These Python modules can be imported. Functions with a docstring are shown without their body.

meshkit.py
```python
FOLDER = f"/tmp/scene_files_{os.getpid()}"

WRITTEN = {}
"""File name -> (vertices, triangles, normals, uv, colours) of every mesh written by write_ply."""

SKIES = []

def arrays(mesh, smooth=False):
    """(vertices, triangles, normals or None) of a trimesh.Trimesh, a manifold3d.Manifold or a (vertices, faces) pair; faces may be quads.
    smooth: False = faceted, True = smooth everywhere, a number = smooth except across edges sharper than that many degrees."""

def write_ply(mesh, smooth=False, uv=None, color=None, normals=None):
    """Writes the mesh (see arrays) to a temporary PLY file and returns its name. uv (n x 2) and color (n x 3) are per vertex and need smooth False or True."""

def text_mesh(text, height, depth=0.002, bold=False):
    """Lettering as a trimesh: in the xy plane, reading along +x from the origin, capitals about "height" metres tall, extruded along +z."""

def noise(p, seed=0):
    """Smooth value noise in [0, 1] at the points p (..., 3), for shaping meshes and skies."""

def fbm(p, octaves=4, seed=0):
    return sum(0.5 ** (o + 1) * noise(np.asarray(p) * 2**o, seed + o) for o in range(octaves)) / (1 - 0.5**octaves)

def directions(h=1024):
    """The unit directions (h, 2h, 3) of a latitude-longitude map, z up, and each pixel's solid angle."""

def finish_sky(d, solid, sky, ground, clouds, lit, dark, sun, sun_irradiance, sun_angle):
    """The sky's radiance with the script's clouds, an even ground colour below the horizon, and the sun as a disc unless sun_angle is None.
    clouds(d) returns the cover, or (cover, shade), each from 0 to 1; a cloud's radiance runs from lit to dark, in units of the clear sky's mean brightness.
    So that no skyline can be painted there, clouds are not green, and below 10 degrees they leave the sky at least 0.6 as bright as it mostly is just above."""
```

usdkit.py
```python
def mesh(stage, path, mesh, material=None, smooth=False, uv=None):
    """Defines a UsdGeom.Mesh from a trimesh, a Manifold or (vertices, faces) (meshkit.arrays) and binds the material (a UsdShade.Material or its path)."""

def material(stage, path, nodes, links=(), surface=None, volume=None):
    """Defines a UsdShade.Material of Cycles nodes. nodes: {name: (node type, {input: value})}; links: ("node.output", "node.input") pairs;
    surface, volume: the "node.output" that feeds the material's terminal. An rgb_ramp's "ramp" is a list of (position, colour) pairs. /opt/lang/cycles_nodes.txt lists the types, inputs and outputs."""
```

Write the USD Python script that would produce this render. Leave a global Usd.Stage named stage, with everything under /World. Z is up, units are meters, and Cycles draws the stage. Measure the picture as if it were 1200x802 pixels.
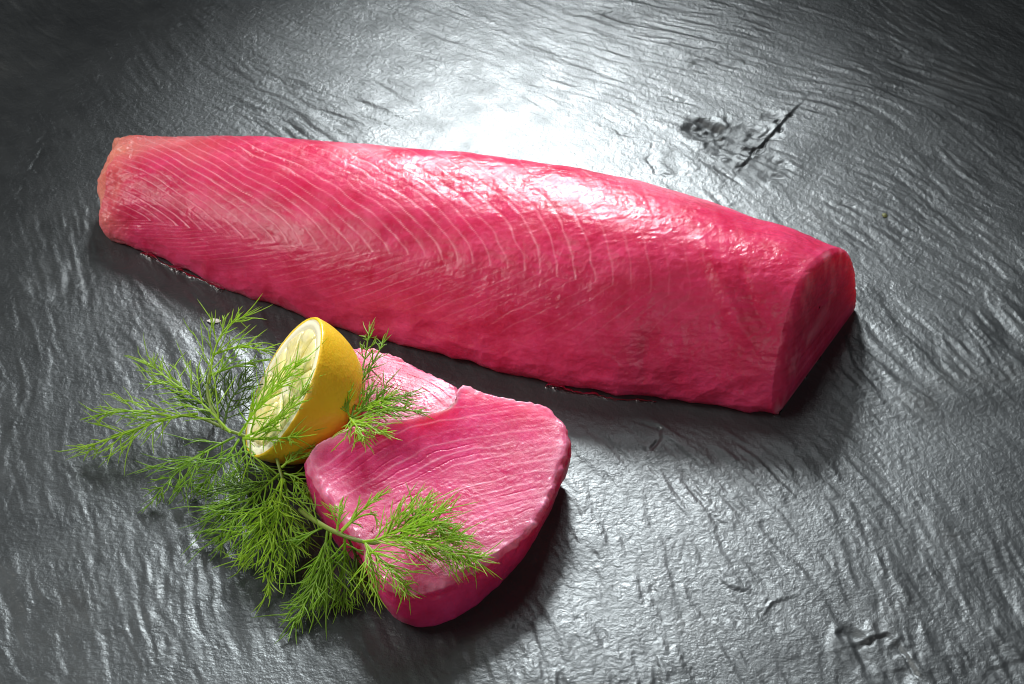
import math
import numpy as np
import trimesh
from scipy.ndimage import gaussian_filter, map_coordinates
from shapely.geometry import Polygon
from pxr import Usd, UsdGeom, UsdLux, UsdShade, Gf, Sdf, Vt
import usdkit
from meshkit import fbm, noise

stage = Usd.Stage.CreateInMemory()
UsdGeom.SetStageUpAxis(stage, UsdGeom.Tokens.z)
UsdGeom.SetStageMetersPerUnit(stage, 1.0)
world = UsdGeom.Xform.Define(stage, '/World')
UsdGeom.Scope.Define(stage, '/World/Looks')

# ------------------------------------------------------------------ camera
PITCH = math.radians(41.0)
DIST = 1.10
TANX = 0.2318
EYE = np.array([0.0, -DIST * math.cos(PITCH), DIST * math.sin(PITCH)])
RIGHT = np.array([1.0, 0, 0])
UP = np.array([0.0, math.sin(PITCH), math.cos(PITCH)])
BACK = np.array([0.0, -math.cos(PITCH), math.sin(PITCH)])
cam = UsdGeom.Camera.Define(stage, '/World/camera')
cam.CreateHorizontalApertureAttr(36.0)
cam.CreateVerticalApertureAttr(36.0 * 684 / 1024)
cam.CreateFocalLengthAttr(18.0 / TANX)
cam.CreateClippingRangeAttr(Gf.Vec2f(0.02, 50))
cam.AddTransformOp().Set(Gf.Matrix4d(*RIGHT, 0, *UP, 0, *BACK, 0, *EYE, 1))
cam.CreateExposureAttr(0.0)


def at(px, py, z=0.0):
    """the point at height z that stands at this place of the 1200 x 802 photograph"""
    d = RIGHT * ((px - 600) / 600 * TANX) + UP * ((401 - py) / 600 * TANX) - BACK
    return EYE + d * ((z - EYE[2]) / d[2])


def pix(p):
    p = np.asarray(p, float) - EYE
    dz = -(p @ BACK)
    return np.stack([600 + (p @ RIGHT) / dz / TANX * 600, 401 - (p @ UP) / dz / TANX * 600], -1)


# ------------------------------------------------------------------ lamps
def rect_lamp(name, pos, target, w, h, intensity, color):
    l = UsdLux.RectLight.Define(stage, '/World/' + name)
    l.CreateWidthAttr(w); l.CreateHeightAttr(h); l.CreateIntensityAttr(intensity); l.CreateColorAttr(Gf.Vec3f(*color))
    pos, target = np.array(pos, float), np.array(target, float)
    z = (pos - target) / np.linalg.norm(pos - target)
    x = np.cross([0, 0, 1.0], z); x /= np.linalg.norm(x)
    y = np.cross(z, x)
    l.AddTransformOp().Set(Gf.Matrix4d(*x, 0, *y, 0, *z, 0, *pos, 1))
    return l


def mirrored(px, py, far):
    """where a lamp stands whose mirror image on the slate is seen at this place"""
    p = at(px, py)
    d = p - EYE; d /= np.linalg.norm(d)
    return p + far * d * np.array([1, 1, -1])


def spot_lamp(name, pos, target, radius, intensity, color, cone, soft):
    l = UsdLux.SphereLight.Define(stage, '/World/' + name)
    l.CreateRadiusAttr(radius); l.CreateIntensityAttr(intensity); l.CreateColorAttr(Gf.Vec3f(*color))
    sh = UsdLux.ShapingAPI.Apply(l.GetPrim())
    sh.CreateShapingConeAngleAttr(cone); sh.CreateShapingConeSoftnessAttr(soft)
    pos, target = np.array(pos, float), np.array(target, float)
    z = (pos - target) / np.linalg.norm(pos - target)
    x = np.cross([0, 0, 1.0], z); x /= np.linalg.norm(x)
    y = np.cross(z, x)
    l.AddTransformOp().Set(Gf.Matrix4d(*x, 0, *y, 0, *z, 0, *pos, 1))


KE = math.radians(31.0); KA = math.radians(-3.0); KD = 1.3
AIM = at(725, 650)
spot_lamp('key_lamp', AIM + KD * np.array([math.cos(KE) * math.sin(KA), math.cos(KE) * math.cos(KA), math.sin(KE)]), AIM, 0.115, 205.0, (0.95, 0.985, 1.0), 16.5, 1.0)
rect_lamp('high_softbox', mirrored(750, 620, 1.25), at(730, 560), 0.26, 0.26, 7.0, (0.96, 0.985, 1.0))
rect_lamp('left_fill', (-1.05, 0.0, 1.0), (-0.05, 0, 0), 0.6, 0.6, 15.5, (1.0, 0.97, 0.92))
rect_lamp('front_fill', (0.5, -1.5, 1.3), (0, 0, 0), 1.0, 0.8, 3.4, (1.0, 0.97, 0.95))


# ------------------------------------------------------------------ helpers
names = {}


def path_for(name, parent=None):
    base = (parent or '/World') + '/' + name
    k = names.get(base, 0)
    names[base] = k + 1
    return base if k == 0 else f'{base}_{k:03d}'


def tag(prim, label=None, cat=None, group=None, kind=None):
    for k, v in (('label', label), ('category', cat), ('group', group), ('kind', kind)):
        if v:
            prim.SetCustomDataByKey(k, v)


def obj(name, mesh, mat, parent=None, smooth=True, attrs=None):
    m = usdkit.mesh(stage, path_for(name, parent), mesh, mat, smooth=smooth)
    for k, v in (attrs or {}).items():
        UsdGeom.PrimvarsAPI(m).CreatePrimvar(k, Sdf.ValueTypeNames.FloatArray, 'vertex').Set(Vt.FloatArray.FromNumpy(np.asarray(v, np.float32)))
    return m.GetPrim()


def thing(name, label, cat, loc, group=None):
    """an Xform at the thing's base; parts are given in world coordinates minus loc"""
    x = UsdGeom.Xform.Define(stage, path_for(name))
    x.AddTranslateOp().Set(Gf.Vec3d(*map(float, loc)))
    tag(x.GetPrim(), label, cat, group)
    return str(x.GetPath())


def mat(name, nodes, links=(), surface='p.BSDF'):
    return usdkit.material(stage, '/World/Looks/' + name, nodes, links, surface=surface)


def smoothstep(a, b, x):
    t = np.clip((x - a) / (b - a), 0, 1)
    return t * t * (3 - 2 * t)


def grid_faces(nu, nv, close_v=False):
    i, j = np.meshgrid(np.arange(nu - 1), np.arange(nv if close_v else nv - 1), indexing='ij')
    j2 = (j + 1) % nv
    a, b, c, d = i * nv + j, (i + 1) * nv + j, (i + 1) * nv + j2, i * nv + j2
    return np.concatenate([np.stack([a, b, c], -1).reshape(-1, 3), np.stack([a, c, d], -1).reshape(-1, 3)])


def vertex_normals(v, f):
    n = np.zeros_like(v)
    fn = np.cross(v[f[:, 1]] - v[f[:, 0]], v[f[:, 2]] - v[f[:, 0]])
    for k in range(3):
        np.add.at(n, f[:, k], fn)
    return n / np.maximum(np.linalg.norm(n, axis=1, keepdims=True), 1e-12)


def ridged(p, octaves=3, seed=0):
    out, amp = 0, 0.5
    for o in range(octaves):
        out = out + amp * (1 - np.abs(2 * noise(np.asarray(p) * 2 ** o, seed + o) - 1))
        amp *= 0.5
    return out / (1 - 0.5 ** octaves)


# ------------------------------------------------------------------ materials
M_slate = mat('slate', {
    'pos': ('geometry', {}),
    'n1': ('noise_texture', {'scale': 14.0, 'detail': 5.0, 'roughness': 0.6}),
    'c1': ('rgb_ramp', {'ramp': [(0.3, (0.016, 0.018, 0.020)), (0.6, (0.026, 0.029, 0.031)), (0.8, (0.034, 0.034, 0.033))]}),
    'n2': ('noise_texture', {'scale': 420.0, 'detail': 3.0, 'roughness': 0.6}),
    'n3': ('noise_texture', {'scale': 60.0, 'detail': 4.0, 'roughness': 0.6}),
    'r': ('map_range', {'from_min': 0.3, 'from_max': 0.7, 'to_min': 0.35, 'to_max': 0.47}),
    'ca': ('attribute', {'attribute': 'chipped'}),
    'rm': ('mix_float', {'b': 0.54}),
    'bump': ('bump', {'strength': 0.5, 'distance': 0.0007}),
    'p': ('principled_bsdf', {'specular_ior_level': 0.72, 'specular_tint': (0.90, 0.98, 1.0)}),
}, [('pos.position', 'n1.vector'), ('pos.position', 'n2.vector'), ('pos.position', 'n3.vector'), ('n1.fac', 'c1.fac'), ('c1.color', 'p.base_color'),
    ('n2.fac', 'bump.height'), ('n3.fac', 'r.value'), ('r.result', 'rm.a'), ('ca.fac', 'rm.fac'), ('rm.result', 'p.roughness'), ('bump.normal', 'p.normal')])


def flesh(name, deep, pale, septa, rough=(0.20, 0.40), ssw=0.4, b1=0.3, b2=0.3):
    return mat(name, {
        'pos': ('geometry', {}),
        'n1': ('noise_texture', {'scale': 48.0, 'detail': 9.0, 'roughness': 0.72}),
        'c1': ('rgb_ramp', {'ramp': [(0.32, deep), (0.66, pale)]}),
        'sa': ('attribute', {'attribute': 'septa'}),
        'ra': ('attribute', {'attribute': 'rim'}),
        'm1': ('mix', {'color2': septa}),
        'n5': ('noise_texture', {'scale': 24.0, 'detail': 6.0, 'roughness': 0.65, 'distortion': 0.5}),
        'f5': ('map_range', {'from_min': 0.5, 'from_max': 0.75, 'to_min': 0.0, 'to_max': 0.55, 'clamp': True}),
        'm0': ('mix', {'color2': tuple(0.72 * c + 0.01 for c in deep)}),
        'm2': ('mix', {'color2': (0.62, 0.22, 0.16)}),
        'n2': ('noise_texture', {'scale': 1500.0, 'detail': 2.0, 'roughness': 0.65}),
        'n4': ('noise_texture', {'scale': 260.0, 'detail': 4.0, 'roughness': 0.65, 'distortion': 0.8}),
        'n3': ('noise_texture', {'scale': 70.0, 'detail': 3.0}),
        'r': ('map_range', {'from_min': 0.35, 'from_max': 0.65, 'to_min': rough[0], 'to_max': rough[1]}),
        'b1': ('bump', {'strength': b1, 'distance': 0.00035}),
        'b2': ('bump', {'strength': b2, 'distance': 0.0010}),
        'p': ('principled_bsdf', {'subsurface_weight': ssw, 'subsurface_radius': (1.0, 0.25, 0.22), 'subsurface_scale': 0.006, 'ior': 1.4, 'specular_ior_level': 0.31}),
    }, [('pos.position', 'n1.vector'), ('pos.position', 'n2.vector'), ('pos.position', 'n3.vector'), ('pos.position', 'n4.vector'),
        ('n1.fac', 'c1.fac'), ('pos.position', 'n5.vector'), ('n5.fac', 'f5.value'), ('f5.result', 'm0.fac'), ('c1.color', 'm0.color1'), ('m0.color', 'm1.color1'), ('sa.fac', 'm1.fac'), ('m1.color', 'm2.color1'), ('ra.fac', 'm2.fac'), ('m2.color', 'p.base_color'),
        ('n3.fac', 'r.value'), ('r.result', 'p.roughness'), ('n2.fac', 'b1.height'), ('n4.fac', 'b2.height'), ('b1.normal', 'b2.normal'), ('b2.normal', 'p.normal')])


M_loin = flesh('loin_flesh', (0.42, 0.013, 0.050), (0.59, 0.048, 0.135), (0.86, 0.42, 0.50))
M_steak = flesh('steak_flesh', (0.44, 0.014, 0.080), (0.60, 0.046, 0.175), (0.84, 0.42, 0.54), rough=(0.25, 0.42), b1=0.3, b2=0.06)


def leaf(name, col):
    return mat(name, {
        'p': ('principled_bsdf', {'base_color': col, 'roughness': 0.42, 'specular_ior_level': 0.5}),
        't': ('translucent_bsdf', {'color': tuple(min(0.9, 1.5 * c) for c in col)}),
        'm': ('mix_closure', {'fac': 0.45}),
    }, [('p.BSDF', 'm.closure1'), ('t.BSDF', 'm.closure2')], surface='m.closure')


M_dill = [leaf('dill_light', (0.38, 0.57, 0.045)), leaf('dill_mid', (0.25, 0.43, 0.035)), leaf('dill_dark', (0.10, 0.19, 0.022))]
M_stem = leaf('dill_stem', (0.26, 0.34, 0.08))

M_peel = mat('lemon_peel', {
    'pos': ('geometry', {}),
    'n1': ('noise_texture', {'scale': 40.0, 'detail': 3.0}),
    'c1': ('rgb_ramp', {'ramp': [(0.3, (0.90, 0.50, 0.015)), (0.7, (0.93, 0.62, 0.04))]}),
    'v': ('voronoi_texture', {'scale': 700.0}),
    'b': ('bump', {'strength': 0.2, 'distance': 0.0005}),
    'p': ('principled_bsdf', {'roughness': 0.34, 'subsurface_weight': 0.3, 'subsurface_scale': 0.004, 'subsurface_radius': (1, 0.6, 0.15)}),
}, [('pos.position', 'n1.vector'), ('pos.position', 'v.vector'), ('n1.fac', 'c1.fac'), ('c1.color', 'p.base_color'), ('v.distance', 'b.height'), ('b.normal', 'p.normal')])
M_pith = mat('lemon_pith', {
    'p': ('principled_bsdf', {'base_color': (0.90, 0.85, 0.62), 'roughness': 0.55, 'subsurface_weight': 0.1, 'subsurface_scale': 0.003, 'subsurface_radius': (1, 0.8, 0.5)}),
})
M_pulp = mat('lemon_pulp', {
    'pos': ('geometry', {}),
    'n1': ('noise_texture', {'scale': 160.0, 'detail': 3.0, 'distortion': 0.6}),
    'c1': ('rgb_ramp', {'ramp': [(0.3, (0.93, 0.76, 0.24)), (0.7, (0.96, 0.87, 0.46))]}),
    'b': ('bump', {'strength': 0.5, 'distance': 0.001}),
    'p': ('principled_bsdf', {'roughness': 0.2, 'subsurface_weight': 0.3, 'subsurface_scale': 0.005, 'subsurface_radius': (1, 0.8, 0.35)}),
}, [('pos.position', 'n1.vector'), ('n1.fac', 'c1.fac'), ('c1.color', 'p.base_color'), ('n1.fac', 'b.height'), ('b.normal', 'p.normal')])
M_crumb = mat('green_crumb', {'p': ('principled_bsdf', {'base_color': (0.09, 0.10, 0.02), 'roughness': 0.6})})
M_fleck = mat('pale_fleck', {'p': ('principled_bsdf', {'base_color': (0.7, 0.68, 0.66), 'roughness': 0.4})})
M_water = mat('water', {'p': ('principled_bsdf', {'base_color': (1, 0.9, 0.92), 'roughness': 0.03, 'ior': 1.33, 'transmission_weight': 1.0})})

# ------------------------------------------------------------------ slate
X0, X1, Y0, Y1, STEP = -0.355, 0.355, -0.265, 0.395, 0.00078
xs = np.concatenate([np.linspace(-0.9, X0 - 0.012, 40), np.arange(X0, X1, STEP), np.linspace(X1 + 0.012, 0.9, 40)])
ys = np.concatenate([np.linspace(-0.7, Y0 - 0.012, 30), np.arange(Y0, Y1, STEP), np.linspace(Y1 + 0.012, 0.9, 40)])
gx, gy = np.arange(X0 - 0.02, X1 + 0.02, STEP), np.arange(Y0 - 0.02, Y1 + 0.02, STEP)
GX, GY = np.meshgrid(gx, gy, indexing='ij')
GP = np.stack([GX, GY, 0 * GX], -1)
IM = pix(GP)

# direction in which the rock splits, degrees below the horizontal in plan
flow = np.array([(60, 40, 45), (400, 60, 28), (620, 60, 14), (850, 60, 24), (1000, 120, 34), (1150, 250, 42), (1100, 400, 52), (1050, 550, 58), (1150, 720, 60),
                 (900, 600, 58), (720, 720, 62), (500, 760, 56), (200, 700, 62), (50, 560, 66), (60, 400, 60), (50, 230, 56), (230, 110, 40), (380, 540, 60), (600, 300, 30)], float)
fp = np.array([at(a, b)[:2] for a, b, _ in flow])
fa = np.arctan2(np.sin(np.radians(flow[:, 2])) / math.sin(PITCH), np.cos(np.radians(flow[:, 2])))
wsum, c2, s2 = 1e-9, 0, 0
for (qx, qy), a in zip(fp, fa):
    w = 1 / ((GX - qx) ** 2 + (GY - qy) ** 2 + 0.03 ** 2) ** 1.5
    wsum = wsum + w; c2 = c2 + w * math.cos(2 * a); s2 = s2 + w * math.sin(2 * a)
ang = 0.5 * np.arctan2(s2, c2) + 0.5 * (fbm(GP * 18, 3, 5) - 0.5) * 2.0
DXF, DYF = np.cos(ang), -np.sin(ang)
rng = np.random.default_rng(7)


def lic(sig, length):
    src = gaussian_filter(rng.standard_normal(GX.shape), sig)
    step = max(1.0, sig * 0.9)
    n = int(length / STEP / step / 2)
    acc, wt = src.copy(), 1.0
    for sgn in (1, -1):
        ci, cj = np.meshgrid(np.arange(GX.shape[0], dtype=np.float32), np.arange(GX.shape[1], dtype=np.float32), indexing='ij')
        for k in range(n):
            ii, jj = np.clip(ci.round().astype(int), 0, GX.shape[0] - 1), np.clip(cj.round().astype(int), 0, GX.shape[1] - 1)
            ci = ci + sgn * step * DXF[ii, jj]; cj = cj + sgn * step * DYF[ii, jj]
            w = 1 - (k + 1) / (n + 1)
            acc += w * map_coordinates(src, [ci, cj], order=1, mode='nearest')
            if sgn == 1:
                wt += 2 * w
    return acc / acc.std()


L1, L2, L3 = lic(0.7, 0.016), lic(1.5, 0.032), lic(3.6, 0.075)
iso = gaussian_filter(rng.standard_normal(GX.shape), 1.1); iso /= iso.std()
rough_patch = smoothstep(0.35, 0.7, fbm(GP * 22, 3, 31))
big = (fbm(GP * 9, 3, 2) - 0.5) * 0.0025
# cleavage steps: thin broken layers
fld = fbm(GP * 10, 3, 44) * 6 + 0.34 * L3 + 0.16 * L2 + 0.06 * L1
stp = np.floor(fld) + smoothstep(0.0, 0.10, fld - np.floor(fld))
H = big + 0.000052 * L1 * (0.45 + 0.9 * rough_patch) + 0.000058 * L2 * (0.4 + 1.0 * rough_patch) + 0.000062 * L3 * (0.4 + 0.8 * rough_patch) + 0.000018 * iso + 0.00020 * stp * smoothstep(0.4, 0.6, fbm(GP * 10, 2, 71))


CHIP = np.zeros(GX.shape)


def window(x0, x1, y0, y1, pad):
    i0, i1 = np.searchsorted(gx, [x0 - pad, x1 + pad]); j0, j1 = np.searchsorted(gy, [y0 - pad, y1 + pad])
    return slice(max(i0, 0), max(i1, 1)), slice(max(j0, 0), max(j1, 1))


def chip(px, py, rx, ry, rot, depth, seed, sharp=0.25):
    """a flake broken out of the face: crinkled floor, uneven rim, one side steeper"""
    c = at(px, py); s = 1 / 2350.0
    w = window(c[0], c[0], c[1], c[1], 2.4 * max(rx, ry / math.sin(PITCH)) * s)
    G = GP[w]
    if not G.size:
        return
    dx, dy = (G[..., 0] - c[0]) / (rx * s), (G[..., 1] - c[1]) / (ry * s / math.sin(PITCH))
    ca, sa = math.cos(rot), math.sin(rot)
    u, v = dx * ca + dy * sa, -dx * sa + dy * ca
    r = np.sqrt(u * u + v * v) + 1.7 * (fbm(G * 50, 5, seed) - 0.5)
    m = 1 - smoothstep(0.35, 1.2, r)
    m = m * (1 - smoothstep(1.7, 2.2, np.sqrt(u * u + v * v)))
    st = fbm(G * 60, 3, seed + 2) * 4
    st = np.floor(st) + smoothstep(0, 0.22, st - np.floor(st))
    CHIP[w] = np.maximum(CHIP[w], m * min(1, abs(depth) / 0.003))
    H[w] += -m * depth * 0.42 * (0.6 + 0.4 * np.clip(u, -1, 1)) + m * depth * (0.26 * (st - 2.0) + 0.13 * (ridged(G * 130, 3, seed + 9) - 0.6)) + m * 0.00014 * L2[w]


def crack(pts, depth, width, lift=0.0):
    P = np.array([at(a, b)[:2] for a, b in pts])
    win = window(P[:, 0].min(), P[:, 0].max(), P[:, 1].min(), P[:, 1].max(), 0.03)
    G = GP[win]
    if not G.size:
        return
    X, Y = G[..., 0], G[..., 1]
    best = np.full(X.shape, 9.0); side = np.zeros(X.shape); frac = np.zeros(X.shape)
    wob = (fbm(G * 110, 4, int(pts[0][0])) - 0.5) * 0.009
    for k in range(len(P) - 1):
        a, d = P[k], P[k + 1] - P[k]
        t = np.clip(((X - a[0]) * d[0] + (Y - a[1]) * d[1]) / (d @ d), 0, 1)
        ex, ey = X - a[0] - t * d[0], Y - a[1] - t * d[1]
        dd = np.hypot(ex, ey)
        sd = np.sign(ex * -d[1] + ey * d[0])
        better = dd < best
        best = np.where(better, dd, best); side = np.where(better, sd, side); frac = np.where(better, (k + t) / (len(P) - 1), frac)
    taper = np.sin(np.pi * np.clip(frac, 0.02, 0.98)) ** 0.5
    q = np.abs(best * side + wob)
    H[win] += -0.45 * depth * taper * smoothstep(0.25, 0.6, noise(G * 150, int(pts[0][1]))) * np.exp(-(q / (0.8 * width)) ** 2) + lift * taper * np.exp(-(best / 0.006)) * (side > 0)


chip(862, 158, 50, 26, -0.35, 0.0062, 3)
chip(888, 168, 26, 24, 0.5, 0.0048, 33)
chip(826, 152, 26, 20, 0.3, 0.0055, 4)
chip(896, 196, 34, 26, 0.2, 0.0036, 5)
chip(852, 192, 16, 13, 0.0, -0.0030, 6)
chip(905, 135, 22, 7, 0.65, 0.0030, 8)
chip(1035, 768, 46, 26, 0.2, 0.0020, 10)
chip(998, 757, 18, 20, 0.0, 0.0040, 41)
chip(1178, 775, 40, 36, 0.4, 0.0012, 13, 0.5)
chip(1070, 62, 34, 18, -0.3, 0.0014, 14)
chip(845, 70, 60, 10, -0.5, 0.0012, 15, 0.5)
chip(722, 20, 40, 16, -0.2, 0.0012, 16, 0.5)
chip(780, 185, 16, 22, 0, 0.0015, 17)
chip(90, 320, 60, 40, 0.4, 0.0010, 20, 0.5)
crack([(1005, 752), (1040, 740), (1062, 765), (1085, 800)], 0.0035, 0.0011, 0.0012)
crack([(842, 660), (845, 680), (860, 688), (880, 692)], 0.0018, 0.0008, 0.0006)
crack([(895, 720), (905, 705), (930, 698)], 0.0018, 0.0009, 0.0006)
crack([(865, 200), (895, 165), (938, 120)], 0.0045, 0.0014, 0.0012)
crack([(975, 235), (1010, 236), (1050, 250)], 0.0012, 0.0008)
crack([(760, 165), (770, 200), (790, 205)], 0.0012, 0.0008)
crack([(745, 490), (776, 500), (770, 520), (750, 540)], 0.0014, 0.0009, 0.0005)
crack([(20, 230), (32, 200), (60, 150)], 0.0012, 0.0009)
for _ in range(110):
    x, y = rng.uniform(560, 900), rng.uniform(560, 800)
    a, l = rng.uniform(0.3, 1.9), rng.uniform(4, 14)
    crack([(x, y), (x + l * math.cos(a), y + l * math.sin(a)), (x + 1.8 * l * math.cos(a + .5), y + 1.8 * l * math.sin(a + .5))], 0.0007, 0.0006) if _ < 40 else None
for a, b in ((345, 100), (560, 95), (610, 90), (800, 115), (720, 150), (520, 60), (300, 130)):
    crack([(a - 25, b - 8), (a, b + rng.uniform(-4, 4)), (a + 30, b + 10)], 0.0013, 0.0007)
# level out what the pieces stand on, so that they rest on it
H = H - np.median(H)
H = H - 0.0012

VX, VY = np.meshgrid(xs, ys, indexing='ij')
Z = map_coordinates(H, [(VX - gx[0]) / STEP, (VY - gy[0]) / STEP], order=1, mode='nearest')
V = np.stack([VX, VY, Z], -1).reshape(-1, 3)
F = grid_faces(len(xs), len(ys))
CH = map_coordinates(CHIP, [(VX - gx[0]) / STEP, (VY - gy[0]) / STEP], order=1, mode='nearest').ravel()
slate = obj('slate_slab', (V, F), M_slate, attrs={'chipped': CH})
tag(slate, 'dark grey split-slate slab with rippled grain and chipped hollows under everything', 'slate slab', kind='structure')


def ground_z(x, y):
    return map_coordinates(H, [np.atleast_1d((x - gx[0]) / STEP), np.atleast_1d((y - gy[0]) / STEP)], order=1, mode='nearest')


# ------------------------------------------------------------------ tuna loin
prof = np.array([(0.03, -0.03), (0.0, 0.0), (-0.015, 0.06), (-0.01, 0.15), (0.012, 0.28), (0.055, 0.45), (0.12, 0.61), (0.21, 0.755), (0.33, 0.87), (0.46, 0.95), (0.58, 0.985), (0.70, 1.0),
                 (0.82, 0.975), (0.91, 0.90), (0.98, 0.77), (1.015, 0.58), (1.02, 0.35), (1.01, 0.12), (0.99, 0.02), (0.95, -0.01)])


def chaikin(p, n, closed=False):
    p = np.asarray(p, float)
    for _ in range(n):
        if closed:
            q = np.roll(p, -1, 0)
            p = np.stack([0.75 * p + 0.25 * q, 0.25 * p + 0.75 * q], 1).reshape(-1, p.shape[1])
        else:
            a, b = p[:-1], p[1:]
            p = np.vstack([p[:1], np.stack([0.75 * a + 0.25 * b, 0.25 * a + 0.75 * b], 1).reshape(-1, p.shape[1]), p[-1:]])
    return p


def resample(p, n, closed=False):
    p = np.asarray(p, float)
    if closed:
        p = np.vstack([p, p[:1]])
    s = np.concatenate([[0], np.cumsum(np.linalg.norm(np.diff(p, axis=0), axis=1))])
    t = np.linspace(0, s[-1], n + 1)[:-1] if closed else np.linspace(0, s[-1], n)
    return np.stack([np.interp(t, s, p[:, k]) for k in range(p.shape[1])], 1)


NV = 360
profile_a = resample(chaikin(prof, 3), NV)
prof_end = np.array([(0.03, -0.03), (0.0, 0.0), (-0.012, 0.06), (-0.005, 0.15), (0.02, 0.28), (0.07, 0.44), (0.14, 0.60), (0.23, 0.76), (0.33, 0.90), (0.42, 0.975), (0.52, 1.0), (0.64, 0.975),
                     (0.78, 0.89), (0.90, 0.77), (0.98, 0.62), (1.015, 0.45), (1.02, 0.28), (1.01, 0.10), (0.99, 0.0), (0.95, -0.03)])
profile_b = resample(chaikin(prof_end, 3), NV)


def profile_at(s):
    b = smoothstep(0.5, 0.95, np.asarray(s, float))[..., None, None]
    return profile_a * (1 - b) + profile_b * b



front_px = np.array([(132, 282), (150, 288), (180, 298), (225, 320), (275, 342), (330, 364), (400, 388), (480, 407), (560, 427), (600, 438), (660, 452), (712, 463), (760, 466), (820, 474), (870, 481), (907, 485)], float)
sil_px = np.array([(105, 200), (118, 190), (132, 172), (150, 163), (200, 160), (260, 159), (340, 161), (430, 168), (520, 177), (600, 186), (680, 197), (740, 210), (800, 226), (850, 243), (891, 259), (938, 269), (972, 283), (990, 293), (1010, 302)], float)
NS = 90
fr = resample(chaikin(np.array([at(a, b) for a, b in front_px]), 2), NS)
S = np.linspace(0, 1, NS)
endv = at(1001, 352) - at(906, 485)
lean = np.radians(np.interp(S, [0, 0.25, 0.8, 1], [1, 8, 22, math.degrees(math.atan2(endv[0], endv[1])) + 1]))
secs = []
for i in range(NS):
    d = np.array([math.sin(lean[i]), math.cos(lean[i]), 0])
    lo, hi = 0.02, 0.16
    ratio = np.interp(S[i], [0, 0.15, 0.6, 1], [0.56, 0.52, 0.51, 0.58])
    profile = profile_at(S[i])
    for _ in range(22):
        k = 0.5 * (lo + hi)
        P = pix(fr[i] + profile[:, :1] * k * d + profile[:, 1:] * k * ratio * np.array([0, 0, 1.0]))
        over = (P[:, 1] < np.interp(P[:, 0], sil_px[:, 0], sil_px[:, 1])).any()
        lo, hi = (lo, k) if over else (k, hi)
    secs.append((k, k * ratio))
secs = np.array(secs)
secs = np.stack([gaussian_filter(secs[:, j], 2.0, mode='nearest') for j in (0, 1)], 1)
NU = 1100
SU = np.linspace(0, 1, NU)
frU = np.stack([np.interp(SU, S, fr[:, k]) for k in range(3)], 1)
kU, hU, leanU = np.interp(SU, S, secs[:, 0]), np.interp(SU, S, secs[:, 1]), np.interp(SU, S, lean)
axis = (fr[-1] - fr[0]); LEN = np.linalg.norm(axis); axis /= LEN
dU = np.stack([np.sin(leanU), np.cos(leanU), 0 * leanU], 1)
PR = profile_at(SU)
LO = frU[:, None] + PR[:, :, :1] * (kU[:, None, None] * dU[:, None]) + (PR[:, :, 1] * hU[:, None])[..., None] * np.array([0, 0, 1.0])
zf = LO[..., 2] / hU.max()
# the tail end leans outward at half height, the cut end inward towards the top
taper_l = 1 - smoothstep(0, 0.07, SU)
LO[..., :] += (-axis)[None, None] * (taper_l[:, None] * 0.006 * np.sin(np.pi * np.clip(PR[:, :, 1], 0, 1)))[..., None]
w_r = smoothstep(0.86, 1.0, SU)
LO[..., :] -= axis[None, None] * (w_r[:, None] * 0.010 * np.clip(PR[:, :, 1], 0, 1))[..., None]
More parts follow.
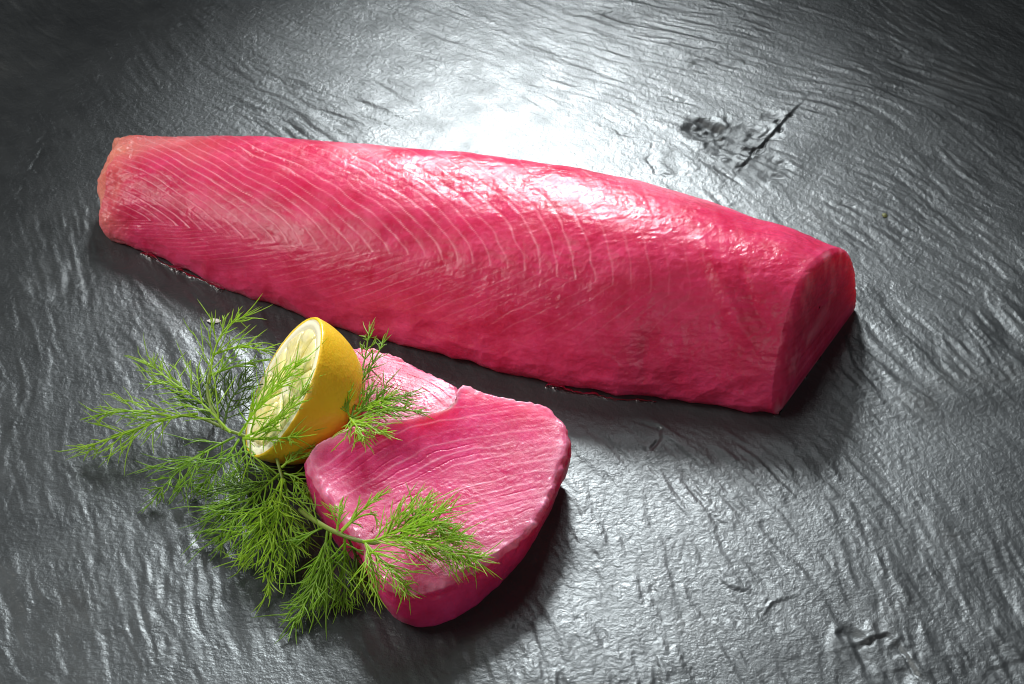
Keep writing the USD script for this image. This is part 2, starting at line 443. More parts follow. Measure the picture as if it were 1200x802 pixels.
# end caps: rings towards the middle of each end
cap_t = np.array([0.012, 0.03, 0.06, 0.1, 0.16, 0.24, 0.33, 0.43, 0.54, 0.66, 0.78, 0.9, 0.985])
cap_t = resample(np.stack([cap_t, 0 * cap_t], 1), 60)[:, 0]
cl, cr = LO[0].mean(0), LO[-1].mean(0)
bul = lambda t, a: a * np.sin(np.clip(t * 1.2, 0, 1) * np.pi / 2)
capL = LO[0][None] * (1 - cap_t[:, None, None]) + cl * cap_t[:, None, None] - axis * (0.006 * cap_t ** 0.7)[:, None, None]
capR = LO[-1][None] * (1 - cap_t[:, None, None]) + cr * cap_t[:, None, None] + axis * (0.003 * (1 - np.exp(-cap_t / 0.05)))[:, None, None]
grid = np.concatenate([capL[::-1], LO, capR], 0)
nL = len(capL)
uu = np.concatenate([np.zeros(nL), SU, np.ones(nL)])
is_capR = np.concatenate([np.zeros(nL + NU), np.minimum(1, cap_t * 60)])
is_capL = np.concatenate([np.minimum(1, cap_t * 30)[::-1], np.zeros(NU + nL)])
V = grid.reshape(-1, 3)
F = grid_faces(grid.shape[0], NV, close_v=True)
N = vertex_normals(V, F)
if (N[(nL + NU // 2) * NV + NV // 2][2]) < 0:
    F = F[:, ::-1]; N = -N
# muscle seams: chevrons pointing to the thick end, met along a line at mid height
PU = profile_at(uu)
qn = PU[..., 0] * 0.92 * math.sin(PITCH) + PU[..., 1] * (hU / kU)[np.clip((uu * (NU - 1)).astype(int), 0, NU - 1)][:, None] * math.cos(PITCH)
qn = np.clip(qn / qn.max(1, keepdims=True), 0, 1)
sx = np.repeat(uu, NV) * LEN * 100           # cm from the tail
qq = qn.ravel()
pv = np.tile(np.linspace(0, 1, NV), grid.shape[0])
q0 = np.interp(sx, [0, 5, 18, 30], [0.24, 0.32, 0.45, 0.52]) + 0.03 * (fbm(V * 30, 2, 8) - 0.5)
tu = np.clip((qq - q0) / (1 - q0), 0, 1); td = np.clip((q0 - qq) / q0, 0, 1)
A = np.interp(sx, [0, 8, 18, 24, 30, 36], [11, 10.5, 7.0, 4.6, 2.5, 2.0])
B = np.interp(sx, [0, 10, 20, 30], [9, 9, 7, 3])
pw = np.interp(sx, [0, 8, 20, 30], [1.0, 1.1, 1.45, 1.6])
g = A * tu ** pw + B * td ** 0.85
ph = (sx + g) / 0.86 + 0.55 * (fbm(V * 60, 3, 12) - 0.5) + 0.9 * (fbm(V * 16, 2, 13) - 0.5)
cell = np.floor(ph + 0.5)
dist = np.abs(ph - cell)
wid = np.interp(sx, [0, 12, 25, 32], [0.078, 0.064, 0.054, 0.048]) * (0.55 + 0.8 * noise(V * 220, 3))
seam = np.exp(-(dist / wid) ** 2)
strength = (0.35 + 0.65 * noise(np.stack([cell * 3.7, sx * 0.25, 0 * sx], 1), 9)) * (0.25 + 0.9 * noise(V * 130, 21))
strength *= np.where(qq > q0, 1.0, 0.45 * (1 - smoothstep(0.3, 0.75, td)))
strength *= np.interp(sx, [0, 2, 20, 24, 29, 33, 40], [0.5, 0.9, 0.9, 0.65, 0.25, 0.03, 0.0]) * (1 - 0.5 * smoothstep(0.82, 0.98, tu))
capR_v, capL_v = np.repeat(is_capR, NV), np.repeat(is_capL, NV)
septa = np.clip(seam * strength, 0, 1) * (1 - capR_v) * (1 - capL_v) * 0.85
# a few pale strands of fat on the cut end and pale film along the upper edge
film = smoothstep(0.50, 0.75, fbm(V * np.array([14, 40, 40]), 4, 55)) * smoothstep(0.70, 0.95, qq)
edge_r = np.exp(-((sx - LEN * 100) / 0.12) ** 2) * (capR_v < 0.9) * noise(V * 260, 15)
end_fib = capR_v * 0.32 * smoothstep(0.45, 0.8, fbm(np.stack([V[:, 0] * 260, V[:, 1] * 60, V[:, 2] * 60], 1), 3, 61))
septa = np.clip(septa + 0.25 * film + end_fib, 0, 1)
rim_attr = 0.5 * (1 - smoothstep(0.0, 1.8, sx + 1.2 * (fbm(V * 90, 3, 6) - 0.5))) * (0.4 + 0.8 * noise(V * 160, 2))
rim_attr = np.clip(rim_attr + capL_v * 0.4 + 0.4 * (1 - smoothstep(2, 8, sx)) * smoothstep(0.72, 0.9, qq + 0.25 * (fbm(V * 50, 3, 91) - 0.5)), 0, 0.85)
# relief
front_low = 1 - smoothstep(0.05, 0.3, qq)
disp = 0.0022 * (fbm(V * 45, 3, 1) - 0.5)
fib = np.stack([(sx + g) * 0.9, pv * 34, 0 * sx], 1)
disp += 0.00035 * (fbm(fib * np.array([1.6, 1.0, 1]), 3, 17) - 0.5)
disp += 0.00042 * (ridged(V * np.array([190, 330, 330]), 3, 23) - 0.6) * (0.25 + smoothstep(13, 24, sx))
disp += 0.00022 * (fbm(V * 620, 2, 29) - 0.5)
disp += -0.0004 * seam * strength
disp += 0.0030 * (ridged(V * np.array([50, 70, 70]), 2, 33) - 0.6) * front_low
diag = np.exp(-(((sx - 33.0) + (qq - 0.55) * 9 ) / 0.5) ** 2) * smoothstep(0.3, 0.45, qq) * (1 - smoothstep(0.75, 0.9, qq))
diag2 = np.exp(-(((sx - 34.6) + (qq - 0.55) * 9) / 0.45) ** 2) * smoothstep(0.35, 0.5, qq) * (1 - smoothstep(0.7, 0.9, qq))
disp += 0.0013 * diag - 0.0010 * diag2
disp -= 0.0008 * np.exp(-((sx - 30.0 + 1.2 * qq) / 0.35) ** 2) * smoothstep(0.05, 0.12, qq) * (1 - smoothstep(0.25, 0.35, qq))
disp += 0.0070 * (fbm(V * 85, 4, 77) - 0.5) * (1 - smoothstep(0.0, 3.5, sx))
disp = disp * (1 - 0.65 * capR_v) + capR_v * 0.0010 * (fbm(np.stack([V[:, 0] * 60, V[:, 1] * 60, V[:, 2] * 380 + V[:, 1] * 120], 1), 3, 88) - 0.5)
V = V + N * disp[:, None]
V[:, 2] = np.maximum(V[:, 2], -0.003)
loin = obj('tuna_loin', (V, F), M_loin, attrs={'septa': septa, 'rim': rim_attr})
tag(loin, 'long raw red tuna loin with pale chevron seams, lying behind the steaks and lemon', 'tuna loin')


# ------------------------------------------------------------------ steaks
def slice_mesh(top, bottom, inner_dz=0.0, seed=0, n=420, nr=130, arcs=None, groove=0.00022):
    """top: (px, py, z) outline; bottom: (x, y, z) of the lower rim, point for point"""
    T = resample(chaikin(np.array([at(a, b, z) for a, b, z in top]), 1, True), n, True)
    Tb = chaikin(np.array(bottom), 1, True)
    Bt = resample(Tb, n, True)
    # match the start and the pace by angle about the middle
    c = T.mean(0); cb = Bt.mean(0)
    ta = np.unwrap(np.arctan2(T[:, 1] - c[1], T[:, 0] - c[0])); ba = np.unwrap(np.arctan2(Bt[:, 1] - c[1], Bt[:, 0] - c[0]))
    if (ba[-1] - ba[0]) * (ta[-1] - ta[0]) < 0:
        Bt = Bt[::-1]; ba = np.unwrap(np.arctan2(Bt[:, 1] - c[1], Bt[:, 0] - c[0]))
    sg = np.sign(ta[-1] - ta[0])
    order = np.argsort(np.mod((ba - ta[0]) * sg, 2 * np.pi))
    bb = np.mod((ba - ta[0]) * sg, 2 * np.pi)[order]; Bs = Bt[order]
    tt = np.mod((ta - ta[0]) * sg, 2 * np.pi)
    tt = np.maximum.accumulate(tt)
    Bm = np.stack([np.interp(tt, np.r_[bb[-1] - 2 * np.pi, bb, bb[0] + 2 * np.pi], np.r_[Bs[-1, k], Bs[:, k], Bs[0, k]]) for k in range(3)], 1)
    # plane through the top rim
    G = np.c_[T[:, :2], np.ones(n)]
    co = np.linalg.lstsq(G, T[:, 2], rcond=None)[0]
    cen = np.r_[c[:2], co @ np.r_[c[:2], 1] + inner_dz]
    rings, tv, sv = [], [], []
    for t in (0.02, 0.5, 0.93):
        rings.append(cb * (1 - t) + Bm * t); tv.append(0); sv.append(0)
    inb = (c - T); inb[:, 2] = 0; inb /= np.linalg.norm(inb, axis=1, keepdims=True)
    for t in np.linspace(0, 1, 34):
        R = Bm * (1 - t) + T * t
        R = R - inb * (0.0022 * math.sin(math.pi * t) ) + inb * 0.004 * (1 - min(1, t / 0.18)) ** 2 + inb * 0.0012 * max(0, (t - 0.9) / 0.1) ** 2
        rings.append(R); tv.append(0); sv.append(t)
    edge = rings[-1]
    soft_edge = gaussian_filter(edge, (24, 0), mode='wrap')
    for t in np.linspace(0, 1, nr)[1:]:
        t = t ** 1.15
        t2 = min(t, 0.996)
        w = math.exp(-t / 0.16)
        e_ = edge * w + soft_edge * (1 - w)
        R = e_ * (1 - t2) + cen * t2
        lift = 0.0003 * (1 - math.exp(-t / 0.015))
        zpl = R[:, :2] @ co[:2] + co[2]
        resid = (e_[:, 2] - (e_[:, :2] @ co[:2] + co[2])) * (1 - t2) ** 1.3
        R[:, 2] = zpl + resid + lift + inner_dz * (1 - (1 - t2) ** 2)
        rings.append(R); tv.append(t); sv.append(1)
    grid = np.array(rings)
    V = grid.reshape(-1, 3)
    F = grid_faces(grid.shape[0], n, close_v=True)
    N = vertex_normals(V, F)
    if N[-n // 2][2] < 0:
        F = F[:, ::-1]; N = -N
    t_top, s_side = np.repeat(tv, n), np.repeat(sv, n)
    on_top = smoothstep(0.0, 0.03, t_top)
    (ax, ay, az), spacing = arcs
    ctr = at(ax, ay, az)
    rel = V - ctr
    rr = np.hypot(rel[:, 0], rel[:, 1]); th = np.arctan2(rel[:, 1], rel[:, 0])
    ph = rr / spacing + 1.1 * (fbm(V * 28, 3, seed + 2) - 0.5) + 0.35 * (fbm(V * 120, 2, seed + 3) - 0.5)
    cell = np.floor(ph + 0.5); d = np.abs(ph - cell)
    amp = noise(np.stack([cell * 5.3, th * 3, 0 * th], 1), seed + 5) * (0.3 + noise(np.stack([cell * 2.1, th * 14, 0 * th], 1), seed + 6))
    pale = np.exp(-(d / 0.07) ** 2) * np.clip(amp * 1.3, 0, 1) * on_top
    dark = np.exp(-((0.5 - d) / 0.05) ** 2) * smoothstep(0.55, 0.85, noise(np.stack([cell * 1.7 + 40, th * 5, 0 * th], 1), seed + 8)) * on_top
    rim_pale = np.exp(-t_top / 0.05) * (s_side > 0.9) * (0.2 + 0.8 * noise(V * 300, seed + 4))
    septa = np.clip(0.36 * pale + 0.5 * rim_pale, 0, 0.7)
    fibre = fbm(np.stack([rr * 420, th * 22, 0 * th], 1), 3, seed + 10)
    disp = on_top * (0.0022 * (fbm(V * 26, 2, seed) - 0.5) + groove * 0.3 * (fibre - 0.5) - groove * 1.2 * dark + groove * 0.3 * pale)
    disp += 0.00012 * (ridged(V * 240, 3, seed + 11) - 0.6) + (1 - on_top) * 0.0016 * (fbm(V * 110, 3, seed + 15) - 0.5) + 0.0002 * (fbm(V * 650, 2, seed + 12) - 0.5)
    edge_rough = np.exp(-t_top / 0.02) * (s_side > 0.75)
    disp += edge_rough * 0.0034 * (fbm(V * 240, 4, seed + 13) - 0.5)
    V = V + N * disp[:, None]
    V[:, 2] = np.maximum(V[:, 2], -0.0025)
    return (V, F), {'septa': septa, 'rim': 0 * septa}


topF = [(357, 537, .03060), (363, 526, .03230), (382, 513, .03400), (408, 502, .03485), (436, 497, .03528), (464, 491, .03570), (511, 481, .03570), (532, 472, .03485), (537, 455, .03400), (546, 449, .03358),
        (567, 459, .03230), (600, 467, .03145), (630, 471, .03060), (652, 482, .02975), (665, 500, .02890), (668, 518, .02805), (656, 556, .02635), (643, 588, .02550), (624, 620, .02465), (596, 643, .02380),
        (548, 669, .02380), (505, 688, .02380), (468, 694, .02380), (446, 682, .02465), (431, 660, .02550), (421, 634, .02635), (405, 612, .02720), (386, 590, .02890), (368, 560, .02975)]
botF = []
vis = {15: (664, 560), 16: (653, 578), 17: (642, 597), 18: (624, 632), 19: (595, 680), 20: (546, 727), 21: (496, 743), 22: (466, 733), 23: (455, 716), 24: (443, 695), 25: (431, 672)}
for i, (a, b, z) in enumerate(topF):
    if i in vis:
        botF.append(at(*vis[i], 0.0))
    else:
        p = at(a, b, z)
        cxy = at(510, 590, 0.03)
        q = p + (cxy - p) * 0.05
        botF.append(np.array([q[0], q[1], 0.0]))
meshF, attF = slice_mesh(topF, botF, -0.003, 100, arcs=((690, 800, .026), 0.0062))
p = obj('tuna_steak', meshF, M_steak, attrs=attF)
tag(p, 'larger front tuna steak, thick and magenta pink, with a dill plume lying across its front', 'tuna steak', 'raw tuna steaks beside the lemon')

topR = [(398, 440, .02040), (404, 415, .02040), (414, 405, .02040), (440, 409, .02082), (470, 421, .02125), (500, 435, .02167), (522, 445, .02210), (536, 454, .02210), (538, 470, .02252), (528, 486, .02252),
        (500, 494, .02252), (465, 499, .02252), (430, 505, .02210), (408, 508, .02167), (400, 492, .02125), (397, 465, .02040)]
botR = [at(a, b, z) * np.array([1, 1, 0]) for a, b, z in topR]
meshR, attR = slice_mesh(topR, botR, 0.001, 300, n=320, nr=90, arcs=((415, 510, .025), 0.0060))
p = obj('tuna_steak', meshR, M_steak, attrs=attR)
tag(p, 'rear tuna steak with glossy pale lilac sheen, half hidden between lemon and front steak', 'tuna steak', 'raw tuna steaks beside the lemon')

# ------------------------------------------------------------------ lemon half
nrm = -0.82 * RIGHT + 0.40 * UP + 0.41 * BACK
nrm /= np.linalg.norm(nrm)
e1 = np.array([0.445, 0, 0]) * 0 + (0.445 * RIGHT + 0.895 * UP)
e1 = e1 - nrm * (e1 @ nrm); e1 /= np.linalg.norm(e1)      # along the long axis seen
e2 = np.cross(nrm, e1)
R0 = 0.0338
LC = at(331, 455, 0.033)
NTH = 160
th = np.linspace(0, 2 * np.pi, NTH, endpoint=False)
rad = R0 * (1 + 0.055 * np.clip(np.cos(th), 0, 1) ** 7 + 0.02 * np.cos(2 * th))


def lemon_ring(scale, depth):
    return LC + (rad * scale * np.cos(th))[:, None] * e1 + (rad * scale * np.sin(th))[:, None] * e2 - nrm * depth


base = LC * np.array([1, 1, 0])
lem = thing('lemon_half', 'cut lemon half with pale pulp facing left, propped against the rear tuna steak', 'lemon', base)
rings = [lemon_ring(0.972, 0.0004), lemon_ring(0.988, -0.0001), lemon_ring(1.0, 0.0008)]
for t in np.linspace(0.03, 1, 46):
    a = t * np.pi / 2
    sc = math.cos(a) ** 0.92
    dp = 0.038 * math.sin(a) + 0.006 * smoothstep(0.8, 1.0, t)
    rings.append(lemon_ring(max(sc, 0.002), 0.0008 + dp))
G = np.array(rings); V = G.reshape(-1, 3); F = grid_faces(len(rings), NTH, True); N = vertex_normals(V, F)
if ((V - LC) * N).sum() < 0:
    F = F[:, ::-1]; N = -N
V = V + N * (0.0009 * (fbm(V * 45, 2, 4) - 0.5) + 0.0003 * (fbm(V * 330, 2, 5) - 0.5))[:, None]
obj('peel', (V - base, F), M_peel, lem)
rings = [lemon_ring(0.972, 0.0006), lemon_ring(0.965, 0.0002), lemon_ring(0.90, 0.0), lemon_ring(0.84, 0.0004), lemon_ring(0.80, 0.0022), lemon_ring(0.5, 0.0022), lemon_ring(0.01, 0.0022)]
G = np.array(rings); V = G.reshape(-1, 3); F = grid_faces(len(rings), NTH, True)
if vertex_normals(V, F)[-NTH // 2] @ nrm < 0:
    F = F[:, ::-1]
obj('pith', (V - base, F), M_pith, lem)
# core and segments
NSEG = 10
rs = np.random.default_rng(3)
cuts = np.cumsum(rs.uniform(0.85, 1.15, NSEG)); cuts = np.r_[0, cuts] / cuts[-1] * 2 * np.pi + 0.3
for k in range(NSEG):
    a0, a1 = cuts[k], cuts[k + 1]
    aa = np.linspace(a0, a1, 14)
    ro = np.interp(np.mod(aa, 2 * np.pi), th, rad, period=2 * np.pi) * 0.845
    poly = Polygon(np.vstack([[0.0025 * math.cos((a0 + a1) / 2), 0.0025 * math.sin((a0 + a1) / 2)], np.c_[ro * np.cos(aa), ro * np.sin(aa)]]))
    poly = poly.buffer(-0.0016).buffer(0.0011, 8)
    ring = resample(np.array(poly.exterior.coords)[:-1], 60, True)
    c = ring.mean(0)
    hs, dz = [1.0, 0.985, 0.95, 0.85, 0.7, 0.5, 0.3, 0.1, 0.01], [0.004, 0.0006, 0.0, -0.0004, -0.0006, -0.0007, -0.0007, -0.0007, -0.0007]
    G = np.array([LC + ((c + (ring - c) * s) @ np.stack([e1, e2])) - nrm * d for s, d in zip(hs, dz)])
    V = G.reshape(-1, 3); F = grid_faces(len(hs), 60, True)
    if vertex_normals(V, F)[-30] @ nrm < 0:
        F = F[:, ::-1]
    V = V + nrm * (0.0007 * (fbm(V * 420, 2, 40 + k) - 0.5))[:, None]
    obj('segment', (V - base, F), M_pulp, lem)


# ------------------------------------------------------------------ dill
class Tubes:
    def __init__(self):
        self.v, self.f, self.n = [], [], 0

    def add(self, pts, r0, r1, sides=4):
        pts = np.asarray(pts, float)
        m = len(pts)
        tg = np.gradient(pts, axis=0)
        tg /= np.maximum(np.linalg.norm(tg, axis=1, keepdims=True), 1e-12)
        ref = np.array([0.3, 0.2, 0.93]) if abs(tg[0][2]) < 0.9 else np.array([1.0, 0, 0])
        a = np.cross(tg, ref); a /= np.maximum(np.linalg.norm(a, axis=1, keepdims=True), 1e-12)
        b = np.cross(tg, a)
        r = np.linspace(r0, r1, m)
        r[-1] = r1 * 0.3
        ph = np.arange(sides) * 2 * np.pi / sides
        ring = pts[:, None] + r[:, None, None] * (np.cos(ph)[None, :, None] * a[:, None] + np.sin(ph)[None, :, None] * b[:, None])
        self.v.append(ring.reshape(-1, 3)); self.f.append(grid_faces(m, sides, True)[:, ::-1] + self.n)
        self.n += m * sides

    def mesh(self, off):
        return np.vstack(self.v) - off, np.vstack(self.f)


def curve(p0, d, length, bend, m=7):
    """a thread that starts along d and turns towards d + bend"""
    pts = [np.array(p0, float)]
    d = d / np.linalg.norm(d)
    for k in range(m - 1):
        dd = d + bend * (k / (m - 1))
        pts.append(pts[-1] + dd / np.linalg.norm(dd) * length / (m - 1))
    return np.array(pts)


def floor_clamp(pts):
    lo = 0.0012
    pts[:, 2] = np.maximum(pts[:, 2], lo)
    return pts


def frond(path, width, pairs, thread, rng, spread=0.62, start=0.1, r=0.00042, lifted=0.35, tuft=5, dense=1.0):
    """a feathery leaf: a midrib with pairs of side ribs, each forked into fine threads"""
    pairs = int(pairs * dense + 0.5); thread = thread + 1
    tb = Tubes()
    P = resample(chaikin(np.array([at(*q) for q in path]), 3), 40)
    tb.add(P, r * 1.5, r * 0.8, 5)
    L = np.linalg.norm(np.diff(P, axis=0), axis=1).sum()
    up0 = np.array([0, 0, 1.0])
    for k in range(pairs):
        t = start + (1 - start) * (k + 0.5) / pairs
        i = min(int(t * 39), 38)
        fwd = P[i + 1] - P[i]; fwd /= np.linalg.norm(fwd)
        side = np.cross(up0, fwd); side /= np.linalg.norm(side) + 1e-9
        env = width * (0.35 + 0.65 * math.sin(math.pi * min(1, (0.25 + t * 0.8)))) * (1 - 0.35 * t)
        for s in (-1, 1):
            ln = env * rng.uniform(0.75, 1.35)
            d = fwd * rng.uniform(0.6, 1.0) + side * s * spread * rng.uniform(0.7, 1.5) + up0 * rng.normal(0.1, lifted)
            rib = floor_clamp(curve(P[i], d, ln, fwd * 0.5 - up0 * rng.uniform(-0.1, 0.5) + rng.normal(0, 0.2, 3), 8))
            tb.add(rib, r, r * 0.5)
            for j in range(thread):
                tt = int(1 + (j + rng.uniform(0, 1)) / thread * 6)
                rd = rib[min(tt + 1, 7)] - rib[tt - 1]; rd /= np.linalg.norm(rd) + 1e-9
                sd = np.cross(rd, up0 + rng.normal(0, 0.5, 3)); sd /= np.linalg.norm(sd) + 1e-9
                dd = rd + sd * (1 if j % 2 else -1) * rng.uniform(0.35, 0.85) + up0 * rng.normal(0, 0.25)
                q = floor_clamp(curve(rib[tt], dd, ln * rng.uniform(0.45, 0.95), rd * 0.5 + rng.normal(0, 0.35, 3) - up0 * 0.15, 6))
                tb.add(q, r * 0.8, r * 0.35)
    fwd = P[-1] - P[-3]; fwd /= np.linalg.norm(fwd)
    for j in range(tuft):
        d = fwd + rng.normal(0, 0.33, 3)
        tb.add(floor_clamp(curve(P[-1 - j % 4], d, width * rng.uniform(0.5, 0.9), rng.normal(0, 0.3, 3), 6)), r * 0.8, r * 0.35)
    return tb


def sprig(label, base_px, stems, fronds, seed, dense=1.1):
    rng = np.random.default_rng(seed)
    b = at(*base_px); b = np.array([b[0], b[1], 0.0])
    root = thing('dill_sprig', label, 'dill', b, 'dill sprigs around the lemon and steaks')
    for path, r in stems:
        tb = Tubes(); tb.add(resample(chaikin(np.array([at(*q) for q in path]), 3), 30), r, r * 0.7, 7)
        obj('stem', tb.mesh(b), M_stem, root)
    for path, width, pairs, thread, shade, kw in fronds:
        tb = frond(path, width, pairs, thread, rng, dense=dense, **kw)
        obj('frond', tb.mesh(b), M_dill[shade], root)


sprig('largest dill sprig spreading left over the slate and up across the lemon face', (285, 512, 0),
      [([(320, 528, 0.0088), (290, 512, 0.0123), (262, 503, 0.0141)], 0.0011), ([(262, 503, 0.0141), (240, 465, 0.0194), (248, 425, 0.0246)], 0.0008), ([(270, 505, 0.0123), (228, 486, 0.0123), (196, 490, 0.0114)], 0.0008)],
      [([(245, 450, 0.0211), (250, 412, 0.0264), (262, 385, 0.0299), (284, 372, 0.0317)], 0.020, 6, 2, 0, dict(spread=0.5)),
       ([(252, 415, 0.0255), (280, 405, 0.0264), (310, 411, 0.0264)], 0.014, 4, 2, 0, dict(spread=0.4)),
       ([(246, 440, 0.0229), (272, 430, 0.0229), (300, 424, 0.0229)], 0.014, 4, 2, 1, dict(spread=0.4)),
       ([(270, 507, 0.0141), (235, 470, 0.0194), (200, 447, 0.0211), (176, 427, 0.0211)], 0.024, 9, 3, 0, dict(spread=0.5)),
       ([(232, 485, 0.0141), (196, 489, 0.0141), (155, 505, 0.0106), (102, 524, 0.0053)], 0.022, 8, 3, 0, dict(spread=0.45)),
       ([(200, 488, 0.0141), (160, 480, 0.0158), (118, 486, 0.0141)], 0.016, 6, 2, 0, dict(spread=0.45)),
       ([(280, 510, 0.0176), (300, 480, 0.0352), (325, 450, 0.0458), (350, 426, 0.0528)], 0.022, 9, 3, 0, dict(spread=0.45, lifted=0.25)),
       ([(288, 512, 0.0194), (315, 500, 0.0370), (340, 480, 0.0458), (358, 458, 0.0510)], 0.018, 7, 3, 0, dict(spread=0.4, lifted=0.25)),
       ([(285, 514, 0.0194), (315, 515, 0.0317), (345, 512, 0.0387)], 0.018, 6, 3, 0, dict(spread=0.5, lifted=0.3)),
       ([(262, 500, 0.0106), (268, 470, 0.0141), (288, 446, 0.0194)], 0.022, 8, 3, 2, dict(spread=0.6)),
       ([(255, 500, 0.0106), (240, 480, 0.0106), (232, 455, 0.0123)], 0.020, 7, 3, 2, dict(spread=0.6)),
       ([(275, 512, 0.0123), (240, 530, 0.0123), (215, 545, 0.0106), (185, 578, 0.0035)], 0.022, 8, 3, 1, dict(spread=0.6)),
       ([(280, 515, 0.0141), (262, 545, 0.0123), (235, 570, 0.0053)], 0.024, 8, 3, 1, dict(spread=0.7)),
       ([(285, 515, 0.0141), (290, 540, 0.0123), (290, 565, 0.0070)], 0.024, 7, 3, 1, dict(spread=0.8))], 11, 0.85)

sprig('dill sprig fanning downward in front of the lemon, left of the front steak', (331, 560, 0),
      [([(318, 515, 0.0176), (325, 540, 0.0176), (331, 562, 0.0158)], 0.0010)],
      [([(328, 555, 0.0158), (300, 580, 0.0158), (275, 605, 0.0106), (256, 630, 0.0035)], 0.026, 9, 3, 1, dict(spread=0.5)),
       ([(331, 560, 0.0158), (312, 600, 0.0158), (300, 640, 0.0106), (285, 655, 0.0053)], 0.024, 9, 3, 0, dict(spread=0.45)),
       ([(331, 562, 0.0176), (325, 610, 0.0158), (318, 655, 0.0088), (314, 690, 0.0035)], 0.022, 9, 3, 0, dict(spread=0.4)),
       ([(333, 562, 0.0158), (340, 600, 0.0141), (340, 640, 0.0088), (336, 670, 0.0035)], 0.020, 8, 3, 1, dict(spread=0.45)),
       ([(331, 558, 0.0141), (290, 570, 0.0123), (255, 600, 0.0044)], 0.022, 8, 3, 2, dict(spread=0.6)),
       ([(333, 555, 0.0158), (352, 560, 0.0176), (362, 580, 0.0158)], 0.014, 5, 3, 1, dict(spread=0.6)),
       ([(330, 548, 0.0176), (350, 530, 0.0229), (362, 520, 0.0246)], 0.014, 5, 3, 0, dict(spread=0.6))], 12)

sprig('bright dill sprig crossing the edge of the front steak, plume lying on its top', (395, 622, 0),
      [([(352, 598, 0.0106), (365, 608, 0.0194), (390, 623, 0.0299), (422, 635, 0.0334), (445, 637, 0.0326)], 0.0013)],
      [([(425, 635, 0.0352), (460, 630, 0.0370), (510, 634, 0.0361), (556, 655, 0.0317)], 0.021, 20, 4, 0, dict(spread=0.55, lifted=0.25, tuft=9)),
       ([(440, 634, 0.0361), (475, 618, 0.0387), (500, 606, 0.0378), (530, 625, 0.0361)], 0.018, 12, 4, 0, dict(spread=0.6, lifted=0.25)),
       ([(470, 630, 0.0370), (485, 608, 0.0378), (498, 585, 0.0370)], 0.012, 5, 2, 0, dict(spread=0.4)),
       ([(428, 637, 0.0352), (445, 655, 0.0352), (465, 675, 0.0334), (478, 692, 0.0299)], 0.016, 7, 2, 0, dict(spread=0.4)),
       ([(428, 637, 0.0352), (436, 660, 0.0352), (441, 690, 0.0299)], 0.014, 6, 2, 0, dict(spread=0.4)),
       ([(395, 622, 0.0317), (397, 607, 0.0361), (398, 594, 0.0378)], 0.008, 4, 2, 0, dict(spread=0.5)),
       ([(400, 622, 0.0326), (420, 602, 0.0370), (446, 581, 0.0370)], 0.010, 3, 2, 0, dict(spread=0.25)),
       ([(400, 624, 0.0326), (418, 606, 0.0378), (438, 601, 0.0370), (441, 610, 0.0352)], 0.006, 2, 1, 0, dict(spread=0.3)),
       ([(384, 620, 0.0264), (380, 650, 0.0194), (368, 690, 0.0088), (345, 728, 0.0035)], 0.022, 10, 3, 1, dict(spread=0.4)),
       ([(388, 622, 0.0264), (385, 655, 0.0158), (378, 700, 0.0053)], 0.020, 8, 3, 1, dict(spread=0.4)),
       ([(404, 628, 0.0299), (404, 660, 0.0158), (403, 705, 0.0035)], 0.020, 8, 3, 1, dict(spread=0.4)),
       ([(408, 630, 0.0299), (418, 652, 0.0176), (422, 684, 0.0053)], 0.018, 7, 3, 2, dict(spread=0.4)),
       ([(380, 618, 0.0246), (358, 627, 0.0158), (343, 640, 0.0070)], 0.014, 5, 2, 1, dict(spread=0.4))], 13)

sprig('small dill tuft on the rear steak, wedged against the right side of the lemon', (415, 480, 0),
      [([(408, 500, 0.0299), (416, 470, 0.0317), (424, 435, 0.0317)], 0.0008)],
      [([(412, 490, 0.0334), (420, 450, 0.0352), (428, 420, 0.0370), (432, 392, 0.0405)], 0.014, 7, 2, 1, dict(spread=0.5)),
       ([(418, 455, 0.0352), (436, 428, 0.0387), (449, 402, 0.0405)], 0.010, 3, 1, 1, dict(spread=0.4)),
       ([(413, 490, 0.0334), (440, 470, 0.0370), (478, 464, 0.0334)], 0.014, 6, 3, 1, dict(spread=0.5)),
       ([(413, 492, 0.0334), (445, 480, 0.0387), (490, 482, 0.0387)], 0.012, 5, 2, 1, dict(spread=0.4)),
       ([(412, 492, 0.0352), (430, 497, 0.0405), (450, 507, 0.0405)], 0.012, 5, 2, 0, dict(spread=0.5)),
       ([(410, 490, 0.0352), (418, 500, 0.0405), (426, 513, 0.0405)], 0.012, 5, 3, 0, dict(spread=0.6)),
       ([(410, 488, 0.0352), (404, 476, 0.0387), (402, 466, 0.0405)], 0.012, 4, 3, 0, dict(spread=0.6)),
       ([(412, 485, 0.0334), (430, 475, 0.0352), (448, 470, 0.0352)], 0.014, 6, 3, 0, dict(spread=0.7))], 14)

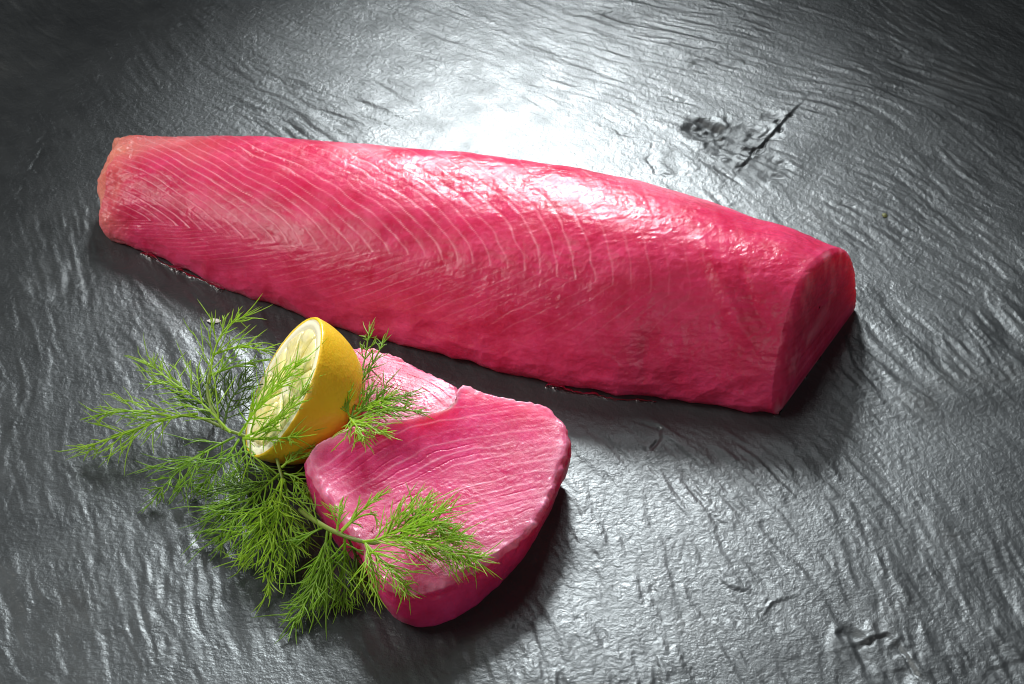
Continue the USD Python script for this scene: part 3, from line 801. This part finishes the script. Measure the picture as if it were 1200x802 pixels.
# ------------------------------------------------------------------ juice along the foot of the meat
def juice(path, label, seed):
    rng = np.random.default_rng(seed)
    P = resample(chaikin(np.array([at(a, b) for a, b in path]), 2), 90)
    P[:, :2] += (fbm(P * 300, 3, seed)[:, None] - 0.5) * 0.0022
    P[:, 2] = ground_z(P[:, 0], P[:, 1]) + 0.0003
    r = 0.0004 + 0.0022 * np.clip(fbm(P * 160, 3, seed + 1) - 0.42, 0, 1) * 2
    r[0] = r[-1] = 1e-4
    tg = np.gradient(P, axis=0); tg[:, 2] = 0; tg /= np.linalg.norm(tg, axis=1, keepdims=True)
    sd = np.stack([-tg[:, 1], tg[:, 0], 0 * tg[:, 0]], 1)
    ph = np.arange(10) * 2 * np.pi / 10
    ring = P[:, None] + r[:, None, None] * (1.5 * np.cos(ph)[None, :, None] * sd[:, None] + 0.7 * np.sin(ph)[None, :, None] * np.array([0, 0, 1.0]))
    p = obj('juice_bead', (ring.reshape(-1, 3), grid_faces(90, 10, True)), M_water)
    tag(p, label, 'juice')


juice([(908, 486), (928, 458), (955, 420), (980, 384), (1001, 356)], 'wet bead of juice along the foot of the cut end of the loin', 1)
juice([(640, 449), (680, 459), (714, 465), (740, 467), (770, 469)], 'wet bead of juice under the front edge of the loin, right of the steaks', 2)
juice([(165, 295), (195, 307), (230, 324), (262, 339)], 'wet bead of juice under the thin tail end of the loin', 3)

# ------------------------------------------------------------------ crumbs and drops
def lump(name, px, py, size, m, label, cat, seed, stretch=(1, 1, 0.5), z=0.0, group=None):
    s = trimesh.creation.icosphere(3)
    v = s.vertices * (1 + 0.7 * (fbm(s.vertices * 1.7 + seed, 3, seed)[:, None] - 0.5)) * np.array(stretch) * size
    c = at(px, py, z)
    g = float(ground_z(c[0], c[1])[0]) if z == 0 else z
    p = obj(name, (v + np.array([c[0], c[1], g + size * stretch[2] * 0.5]), s.faces), m)
    tag(p, label, cat, group)


lump('green_crumb', 1037, 250, 0.0013, M_crumb, 'tiny brownish green crumb on the slate right of the hollow knot', 'crumb', 1, (1.0, 1.4, 0.5))
lump('pale_fleck', 251, 376, 0.0018, M_fleck, 'tiny pale fleck on the shaded slate above the dill tip', 'fleck', 2, (1.8, 0.9, 0.4))
lump('flesh_crumb', 630, 617, 0.0016, M_loin, 'tiny pink crumb of flesh beside the right edge of the front steak', 'crumb', 3, (0.8, 0.8, 0.9))
